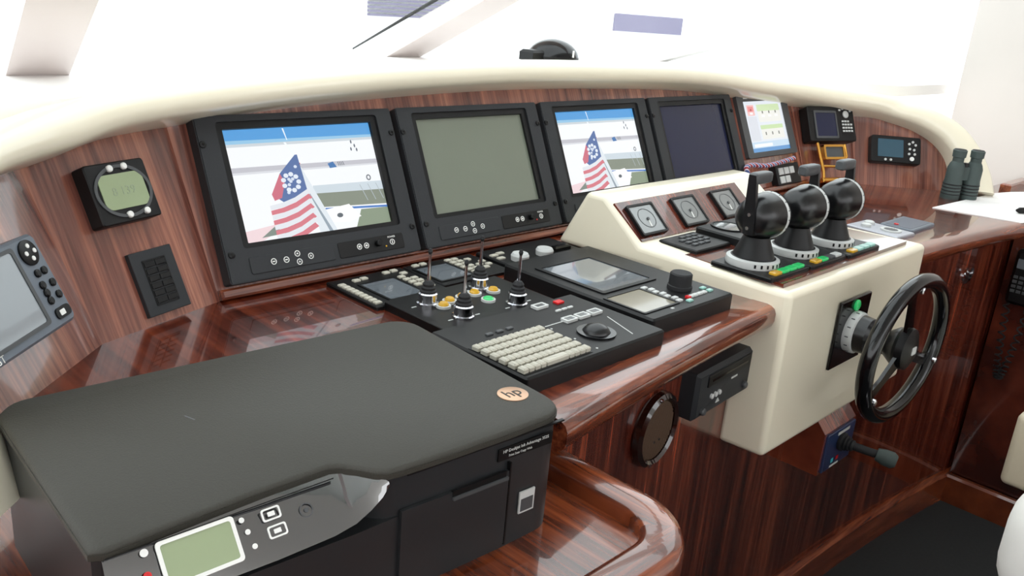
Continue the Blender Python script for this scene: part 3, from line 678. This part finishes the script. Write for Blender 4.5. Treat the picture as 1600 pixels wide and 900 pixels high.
def throttle(px, py, side, label, lens):
    p = onz(px, py, TB+.014)
    t = thing('throttle', label, 'throttle', flat(p.x, p.y, TB), 'engine throttles on the pedestal')
    S('base_plate', M_BLK3, t, rr(-.050, .078, -.064, .048, .004), 0, .007, .002)
    rg = MB().lathe([(.043, .007), (.044, .010), (.043, .018), (.038, .020)], 36).build('dial_ring', M_LTGR, t)
    for k in range(9):
        a = math.radians(215+14*k); c, s__ = math.cos(a), math.sin(a)
        m_ = MB(); m_.M = Matrix.Translation((.0436*c, .0436*s__, .0135)) @ Matrix.Rotation(a, 4, 'Z'); m_.box(-.0004, .0005, -.0016, .0016, -.0028, .0028)
        m_.build('dial_mark', M_BLK3, rg)
    MB().lathe([(.041, .007), (.038, .0195), (.034, .021), (.024, .046), (.021, .054)], 32).build('cone', M_BLK2, t)
    zc = .086
    pr = [(.010, -.036), (.022, -.034), (.031, -.025), (.035, -.010), (.037, .006), (.0375, .020)]
    MB().lathe(pr, 36, (0, 0, zc), 'x').build('drum', M_DRUM, t, 50)
    dr = MB().lathe([(.0375, .020), (.0385, .0215), (.0385, .026), (.037, .0275)], 36, (0, 0, zc), 'x').build('scale_ring', M_LTGR, t)
    for k in range(16):
        a = 2*math.pi*k/16; m_ = MB(); m_.M = Matrix.Translation((.0238, 0, zc)) @ Matrix.Rotation(a, 4, 'X'); m_.box(-.0018, .0018, -.0007, .0007, .0383, .0389); m_.build('scale_mark', M_DKGR, dr)
    MB().lathe([(.037, .0275), (.0385, .029), (.036, .033), (.025, .035)], 36, (0, 0, zc), 'x').build('end_cap', M_DRUM, t)
    sx = -.036 if side < 0 else .037
    lv = MB(); P0 = Vector((sx, -.004, zc-.024)); P1 = Vector((sx, .004, zc+.070))
    lv.sweep([[p_+Vector((a, b_, 0)) for a, b_ in ((-.0035, -w), (.0035, -w), (.0035, w), (-.0035, w))] for p_, w in ((P0, .009), (P0.lerp(P1, .25), .0105), (P0.lerp(P1, .9), .007), (P1, .006))])
    l_ = lv.build('lever', M_DRUM, t)
    for zz in (.0, .022): MB().lathe([(.003, 0), (.003, -.0015)], 10, (sx+(-.004 if side < 0 else .0055), -.002, zc-.014+zz), 'x').build('screw', M_CHR, l_)
    x0, x1 = (sx, sx+.046) if side < 0 else (sx-.046, sx)
    g = MB(); g.M = Matrix.Translation((0, .004, zc+.064))
    g.sweep([[Vector((xx, a, b_)) for a, b_ in rr(-.009*k_, .009*k_, -.009*k_, .009*k_, .0045*k_)] for xx, k_ in ((x0-.003, .7), (x0, .95), (x0+.008, 1), (x1-.008, 1), (x1, .95), (x1+.003, .7))])
    g.build('grip', M_DKGR, t)
    for k, m_ in enumerate(lens):
        S('lit_key', m_, t, rr(-.030+.025*k, -.008+.025*k, -.060, -.046, .003), .007, .011, .001)
    S('screw', M_DKGR, t, circ(.071, -.057, .003, 10), .007, .0078)
    return t
throttle(1176, 405, -1, 'nearest black throttle with its lever on the left and three green keys', [M_YEL, M_GRN, M_GRN, M_GRN])
throttle(1239, 388, 1, 'middle black throttle with one green key and dark keys', [M_YEL, M_GRN, M_DKGR, M_LTGR])
throttle(1296, 373, 1, 'farthest black throttle with pale green keys beside the brass stand', [M_YEL, M_PGRN, M_PGRN, M_PGRN])

# steering wheel and its mounting plate
FY = .5625
t = thing('steering_wheel', 'glossy black steering wheel on a black plate on the pedestal front', 'steering wheel', frameM((1.474, FY, EYE-.517), (1, 0, 0), (0, 0, 1)))
S('mount_plate', M_GLOSS, t, rr(-.060, .060, -.062, .062, .002), 0, .005, .0015)
MB().lathe([(.010, .005), (.010, .008), (.007, .010)], 18, (.0, .048, 0)).build('indicator_light', M_GRN, t, label='green indicator light')
MB().lathe([(.037, .005), (.038, .010), (.037, .020), (.034, .022)], 36).build('scale_ring', M_LTGR, t)
for k in range(14):
    a = 2*math.pi*k/14; m_ = MB(); m_.M = Matrix.Rotation(a, 4, 'Z') @ Matrix.Translation((.0378, 0, .0135)); m_.box(-.0004, .0006, -.0009, .0009, -.003, .003); m_.build('scale_mark', M_DKGR, t)
MB().lathe([(.034, .020), (.032, .040), (.024, .048), (.022, .070), (.033, .085), (.034, .094)], 32).build('shaft', M_DRUM, t)
hub = MB().lathe([(.034, .090), (.038, .096), (.036, .108), (.022, .114), (.002, .115)], 32).build('hub', M_BLK3, t)
S('hub_emblem', M_LTGR, hub, rr(-.009, .009, -.007, .007, .003), .1145, .1160, .0004)
RX, RZ, WZ = .154, .117, .100
ring_ = [(RX*math.cos(2*math.pi*k/64), RZ*math.sin(2*math.pi*k/64), WZ) for k in range(64)]
MB().tube(ring_, .0135, 14, loop=True).build('rim', M_GLOSS, t, 60)
for a in (90, 205, 325):
    a = math.radians(a+8); c, s__ = math.cos(a), math.sin(a)
    sp = MB(); pts = [(.028*c, .028*s__, .1), (.09*c, .085*s__, .098), ((RX-.004)*c, (RZ-.004)*s__, WZ)]
    wv = Vector((-s__, c, 0))
    sp.sweep([[Vector(p)+wv*(w*q_)+Vector((0, 0, h_)) for q_, h_ in ((-1, -.003), (1, -.003), (1, .003), (-1, .003))] for p, w in zip(pts, (.014, .009, .012))])
    s_o = sp.build('spoke', M_GLOSS, t)
    MB().lathe([(.006, WZ+.010), (.006, WZ+.0145), (.004, WZ+.016)], 12, ((RX-.006)*c, (RZ-.006)*s__, 0)).build('spoke_screw', M_CHR, s_o)

# ================================================================== CONSOLE FRONT
def front_frame(x, z):
    n = Vector((-.18*(x-1.55), -1, 0)).normalized(); p = Vector((x, edge_y(x), z))-n*.045
    e = Vector((-n.y, n.x, 0)); return frameM(p, e, (0, 0, 1))
# disc player
t = thing('disc_player', 'black car-style disc player set into the wooden console front', 'disc player', front_frame(1.155, EYE-.549))
S('case', M_BLK, t, rr(-.098, .085, -.037, .040, .005), 0, .030, .006)
S('disc_slot', M_BLK3, t, rr(-.070, .070, .012, .032, .003), .030, .032, .001); S('slot_mouth', M_GLOSS, t, rr(-.058, .058, .020, .0235, .001), .032, .0325)
for k in range(3): MB().lathe([(.0042, .030), (.0042, .033), (.003, .034)], 14, (-.052+.012*k, -.006, 0)).build('button', M_LTGR, t)
S('eject_mark', M_LTGR, t, [(-.034, -.023), (-.022, -.023), (-.028, -.016)], .030, .0312)
for x, y in ((-.076, -.024), (.060, -.020)): MB().lathe([(.006, .030), (.006, .034), (.0045, .036)], 16, (x, y, 0)).build('knob', M_DKGR, t)
S('maker_mark', M_LTGR, t, rr(.010, .030, .004, .007, .0005), .030, .0306)
# round speaker
t = thing('speaker', 'round dark brown speaker with cloth grille on the console front', 'speaker', front_frame(.985, EYE-.578))
MB().lathe([(.056, 0), (.058, .004), (.056, .012), (.050, .016), (.046, .012), (.046, .004), (.045, .0)], 44).build('rim', M_SPKR, t)
gr = MB().lathe([(.046, .0), (.046, .006), (.03, .009), (.001, .010)], 36).build('grille', M_SPK, t)
rib = MB(); 
for k in range(-13, 14):
    x = k*.0032; hgt = math.sqrt(max(0, .044**2-x*x)); 
    if hgt > .004: rib.box(x-.0008, x+.0008, -hgt, hgt, .006, .0108)
o = rib.build('grille_ribs', M_SPK, gr); o['kind'] = 'stuff'
for x in (-.008, .006): MB().lathe([(.002, .010), (.002, .0125)], 8, (x, -.016, 0)).build('grille_stud', M_CHR, t)
for a in (100, 250): MB().lathe([(.003, .014), (.003, .0168)], 10, (.052*math.cos(math.radians(a)), .052*math.sin(math.radians(a)), 0)).build('rim_screw', M_CHR, t)
# thruster joystick plate
bx = MB(); pr_ = [(.575, EYE-.830), (.575, EYE-.742), (.618, EYE-.694), (.665, EYE-.694), (.665, EYE-.830)]
bx.sweep([[Vector((x, y, z)) for y, z in pr_] for x in (1.508, 1.642)]).build('joystick_box', M_WX, con)
t = thing('thruster_joystick', 'black thruster joystick sticking out of a navy plate under the pedestal', 'joystick', frameM((1.576, .575, EYE-.786), (1, 0, 0), (0, 0, 1)))
S('plate', M_BLUE, t, rr(-.060, .060, -.040, .041, .003), 0, .005, .0015)
MB().lathe([(.018, .006), (.019, .012), (.014, .014), (.0155, .018), (.012, .020), (.0135, .024), (.010, .026), (.0115, .030), (.009, .033)], 20, (0, .012, 0)).build('boot', M_FOAM, t)
MB().tube([(0, .012, .030), (.008, .010, .060), (.014, .009, .075)], .008, 12).build('stick', M_FOAM, t)
MB().tube([(.013, .009, .072), (.017, .007, .085), (.022, .005, .100), (.024, .004, .107)], [.012, .0155, .016, .011], 14).build('grip', M_BINO, t)
S('red_mark', M_RED, t, rr(-.008, .002, -.026, -.018, .001), .006, .0066); S('cyan_mark', M_CYAN, t, rr(-.030, -.020, -.026, -.017, .001), .006, .0066)
S('white_mark', M_WMARK, t, rr(-.030, .006, -.036, -.032, .001), .006, .0066); S('arrow_mark', M_LTGR, t, [(-.02, .036), (.03, .036), (.03, .030), (-.02, .030)], .006, .0066)
# chrome key latch beside the wheel
kf = ony(1478, 425, .65)
t = thing('key_switch', 'small chrome key switch on the console front behind the wheel', 'key switch', front_frame(kf.x, kf.z))
MB().lathe([(.020, 0), (.020, .004), (.014, .008)], 24).build('escutcheon', M_CHR, t)
MB().ring(circ(0, .012, .014, 20), circ(0, .012, .009, 20), .008, .012).build('key_ring', M_CHR, t)

# ================================================================== STARBOARD DESK
t = thing('silver_switch_plate', 'silver plate with a round dial and two white buttons beside the pedestal', 'switch plate', flat(1.868, .652, DZ, -.06))
S('plate', M_SILV, t, rr(0, .082, 0, .118, .004), 0, .006, .002)
MB().ring(circ(.045, .038, .022, 26), circ(.045, .038, .015, 26), .006, .009).build('dial_ring', M_LTGR, t); S('dial', M_DKGR, t, circ(.045, .038, .015, 22), .006, .008)
for x, y in ((.028, .086), (.058, .094)): MB().lathe([(.011, .006), (.011, .011), (.008, .013)], 18, (x, y, 0)).build('button', M_LTGR, t)
t = thing('slate_switch_plate', 'slate-blue plate with a red light beside the silver plate', 'switch plate', flat(1.962, .657, DZ))
S('plate', M_BLGR, t, rr(0, .130, 0, .074, .004), 0, .007, .002); S('inset', mat('slate_inset', srgb(78, 84, 98), .4), t, rr(.008, .122, .008, .066, .003), .007, .0075)
MB().lathe([(.005, .0075), (.005, .0095)], 12, (.022, .046, 0)).build('warning_light', M_RED, t)
pp_ = [(2.304, .739), (2.354, .545), (2.60, .525), (2.90, .52), (2.96, .62), (2.79, .695), (2.715, .715)]
tag(S('paper_sheet', M_PAPER, None, [(x, y) for x, y in pp_], DZ, DZ+.002), 'large white paper sheet lying on the right end of the desk', 'paper')
t = thing('pen', 'short black pen lying on the white paper', 'pen', flat(2.462, .590, DZ+.002, -.5))
MB().lathe([(.003, 0), (.0075, .01), (.008, .08), (.007, .13), (.002, .135)], 12, (0, 0, .008), 'x').build('barrel', M_BLK3, t); MB().box(.08, .125, -.002, .002, .0155, .018).build('clip', M_DKGR, t)
# binoculars standing on their objective lenses
t = thing('binoculars', 'grey-green rubber binoculars standing upright at the end of the hood', 'binoculars', flat(2.512, .748, DZ, -.62))
for sx in (-.038, .038):
    br = MB().lathe([(.033, 0), (.034, .006), (.033, .05), (.031, .06), (.031, .095), (.026, .108), (.020, .116), (.020, .128), (.024, .130), (.025, .150), (.022, .152)], 26, (sx, 0, 0)).build('barrel', M_BINO, t)
    for k in range(4): MB().lathe([(.0335, .014+.01*k), (.0348, .016+.01*k), (.0335, .018+.01*k)], 26, (sx, 0, 0)).build('grip_ring', M_FOAM, br)
    MB().lathe([(.022, .152), (.0205, .1535)], 22, (sx, 0, 0)).build('eyecup', M_FOAM, br)
MB().box(-.02, .02, -.014, .014, .06, .10, .004).build('bridge', M_BINO, t)
MB().lathe([(.010, .095), (.011, .102), (.010, .112)], 16).build('focus_wheel', M_FOAM, t)
S('badge', M_LTGR, t, circ(-.03, -.0345, .0, 3), 0, .001) if False else None

t.scale = (.70, .70, .86)
# telephone handset with coiled cord on the footwell side
hf = Vector((2.43, .52, EYE-.555))
t = thing('radio_handset', 'black radio handset with coiled cord hanging at the right edge', 'handset', frameM(hf, (0, -1, 0), (0, 0, 1)))
S('cradle', M_BLK2, t, rr(-.030, .030, -.05, .04, .006), 0, .012, .003)
S('handset_body', M_BLK3, t, rr(-.026, .026, -.085, .055, .010), .012, .045, .008)
copies(t, 'key', MB().box(-.005, .005, -.0035, .0035, 0, .002, .0006).mesh('key', M_DKGR), [(-.014+.014*i, -.05+.012*j, .045) for i in range(3) for j in range(4)])
S('display', M_SCRS, t, rr(-.018, .018, .008, .032, .002), .045, .046)
cc = []
for i in range(160):
    s__ = i/159; base = Vector((.0+.045*math.sin(math.pi*s__), -.085-.22*math.sin(math.pi*s__)*(1 if s__ < .5 else 1), .03-.02*s__))
    base = Vector((-.02+.05*s__, -.085-.20*math.sin(math.pi*min(1, s__*1.0)), .03)); a = s__*2*math.pi*26
    cc.append(base+Vector((.008*math.cos(a), 0, .008*math.sin(a))))
MB().tube(cc, .0022, 6).build('coiled_cord', M_FOAM, t)

# ================================================================== PRINTER
py_ = -.0686; pu = Vector((math.cos(py_), math.sin(py_), 0)); pn = Vector((math.sin(py_), -math.cos(py_), 0))
t = thing('printer', 'black all-in-one inkjet printer with matt lid in the wooden tray', 'printer', frameM(Vector((.199, .81, TZ)), pu, -pn))
H = .1309
def K(pts): return [(w, -k) for w, k in pts]
def arc(cx, ck, r, a0, a1, n=6): return [(cx+r*math.cos(math.radians(a0+(a1-a0)*i/n)), ck+r*math.sin(math.radians(a0+(a1-a0)*i/n))) for i in range(n+1)]
# outlines run (w, k) with k towards the operator; reversed to be counter-clockwise after the flip
def outline(g=0, notch=True):
    r = .032-g
    p = arc(.032, .032, r, 180, 270)+arc(.45-.032, .032, r, 270, 360)
    p += arc(.45-.034, .290-.036-g*0, .034-g, 0, 90, 6)
    p += [(.37, .290-g), (.30, .2905-g)]
    if notch: p += [(.245, .2895-g), (.232, .2875-g), (.224, .281-g), (.214, .268-g), (.205, .258-g), (.196, .2535-g), (.13, .2565-g), (.076, .2612-g), (.012, .2675-g)]
    else: p += [(.20, .291-g), (.10, .290-g), (.03, .288-g)]
    p += [(g+.002, .262)] if notch else arc(.03, .288-.03-g*0, .03-g, 90, 180, 5)
    return K(p)
def ccw(p):
    a = sum(p[i-1][0]*p[i][1]-p[i][0]*p[i-1][1] for i in range(len(p))); return p if a > 0 else p[::-1]
lid = MB(); lo_ = ccw(outline(0)); lid.slab(lo_, H-.009, H-.0045); lid.slab(ccw(outline(.0008)), H-.0045, H, .003); lid.build('lid', M_LID, t, 50)
bd = MB(); bd.slab(ccw(outline(.002)), .0, H-.0102)
bd.build('body', M_PBODY, t, 50)
# lower front with rounded corners (below the control panel)
fr = ccw(K([(.004, .25), (.235, .25), (.262, .288), (.20, .2905), (.10, .290), (.03, .287), (.006, .270)]))
MB().slab(fr, 0, H-.048).build('front_lower', M_PBODY, t)
# sloping glossy control panel set into the front left
top = [(.010, .264), (.076, .2585), (.13, .2540), (.196, .2510), (.207, .257), (.216, .268), (.225, .280), (.231, .2865)]
bot = [(.008, .286), (.076, .2905), (.13, .292), (.180, .292), (.200, .292), (.215, .291), (.226, .2905), (.233, .290)]
zt = [H-.007]*4+[H-.007, H-.007, H-.008, H-.0085]; zb = [H-.044, H-.044, H-.043, H-.041, H-.037, H-.030, H-.022, H-.013]
cpn = MB(); secs = []
for (a, b_, z1, z0) in zip(top, bot, zt, zb):
    mid = ((a[0]+b_[0])/2, (a[1]+b_[1])/2+.0015); zm = (z1+z0)/2+.0015
    secs.append([Vector((a[0], -a[1], z1)), Vector((mid[0], -mid[1], zm)), Vector((b_[0], -b_[1], z0)), Vector((b_[0], -b_[1]+.02, z0-.006)), Vector((a[0], -a[1]+.006, z0-.006))])
cpn.sweep(secs); ctrl = cpn.build('control_panel', M_CTRL, t, 40)
# panel frame: origin at its upper left, x to the right, y up the slope
ct = Vector((.0, -.262, H-.0065)); cb = Vector((.0, -.290, H-.0425)); CE = Vector((1, .035, 0)).normalized(); CV = (ct-cb); CV = (CV-CE*CV.dot(CE)).normalized()
M_CTRL.node_tree.nodes['Principled BSDF'].inputs['Coat IOR'].default_value = 2.4
CM = frameM(cb.lerp(ct, 0)+CE.cross(CV)*.0036, CE, CV)
def onpanel(o): o.data.transform(CM); return o
hgt = .044
onpanel(MB().ring(rr(.046, .106, .005, .040, .003, 3), rr(.049, .103, .008, .037, .002, 3), 0, .0014).build('display_frame', M_WMARK, ctrl))
onpanel(S('display', M_LCD, ctrl, rr(.049, .103, .008, .037, .002), 0, .0008))
for x, y in ((.112, .034), (.114, .024), (.116, .012)): onpanel(S('touch_mark', M_WMARK, ctrl, circ(x, y, .0022, 10), 0, .0006))
onpanel(S('touch_mark', M_WMARK, ctrl, circ(.038, .036, .003, 12), 0, .0006)); onpanel(S('cancel_mark', M_RED, ctrl, circ(.036, .020, .003, 12), 0, .0006))
for x, y in ((.136, .031), (.137, .017)):
    onpanel(MB().ring(rr(x-.008, x+.008, y-.005, y+.005, .002, 3), rr(x-.0066, x+.0066, y-.0036, y+.0036, .0014, 3), 0, .0008).build('touch_key', M_WMARK, ctrl))
    onpanel(S('touch_key_icon', M_WMARK, ctrl, rr(x-.003, x+.003, y-.0018, y+.0018, .0005), 0, .0006))
onpanel(MB().ring(circ(.165, .024, .006, 20), circ(.165, .024, .005, 20), 0, .0006).build('power_ring', M_DKGR, ctrl)); onpanel(S('power_dot', M_DKGR, ctrl, circ(.165, .024, .002, 10), 0, .0005))
onpanel(S('panel_line', M_BLK3, ctrl, rr(.012, .196, .0400, .0409, .0003), -.002, .0016))
MB().box(.300, .366, -.2950, -.2905, H-.050, H-.0468).build('tray_handle', M_DKGR, t)
# front tray door, handle recess, seams
MB().box(.245, .368, -.2925, -.2885, .008, H-.042, .0).build('tray_door', M_PBODY, t)
MB().box(.300, .364, -.2931, -.2905, H-.047, H-.041).build('handle_recess', M_BLK3, t)
MB().box(.3688, .3706, -.2925, -.288, .006, H-.034).build('door_seam', M_BLK3, t)
MB().box(.252, .44, -.2895, -.286, H-.0108, H-.0092).build('lid_seam', M_BLK3, t)
# badge, lettering and sticker
bz = MB().lathe([(.0165, H), (.0165, H+.0007), (.0155, H+.001)], 36, (.420, -.233, 0), sy=.95).build('badge', M_BRONZE, t)
c = text('badge_letters', 'hp', .021, M_LID, bz, .420, -.2322, H+.0011)
FMx = Matrix.Translation((0, -.2885, 0)) @ Matrix.Rotation(math.pi/2, 4, 'X')
MB().box(.355, .425, -.2897, -.2880, H-.0305, H-.0175).build('name_plate', M_BLK3, t)
text('name_text', 'HP Deskjet Ink Advantage 3525', .0046, M_LTGR, t, .390, H-.0215, .0014, M=FMx)
text('function_text', 'Print Scan Copy Web', .0034, M_LTGR, t, .383, H-.0272, .0014, M=FMx)
st = MB().box(.388, .408, -.2898, -.288, .032, .056).build('sticker', M_LTGR, t)
MB().box(.390, .406, -.2902, -.2897, .034, .048).build('sticker_print', M_DKGR, st)
S('scratch', M_DKGR, t, [(.132, -.108), (.1335, -.108), (.138, -.120), (.1365, -.120)], H, H+.0002)

# ================================================================== SEATS
t = thing('helm_chair', 'white leather helm chair cut off by the lower right corner', 'chair', flat(1.53, -.13, 0, 0))
def cush(name, x0, x1, y0, y1, z0, z1, m, r=.05):
    o = MB().box(x0, x1, y0, y1, z0, z1).build(name, m, t, 80); bv = o.modifiers.new('soft', 'BEVEL'); bv.width = r; bv.segments = 6; return o
cush('seat', -.20, .22, -.22, .24, .44, .56, M_SEAT); cush('armrest', -.375, -.20, -.20, .335, .50, .70, M_SEAT, .075); cush('armrest', .22, .36, -.20, .33, .50, .64, M_SEAT, .06)
cush('backrest', -.27, .29, -.34, -.22, .50, 1.05, M_SEAT); MB().lathe([(.22, 0), (.22, .02), (.06, .05), (.05, .44)], 28).build('base', M_CHR, t)
cush('footrest', .13, .36, .34, .44, .46, .60, M_BEIGE, .012)
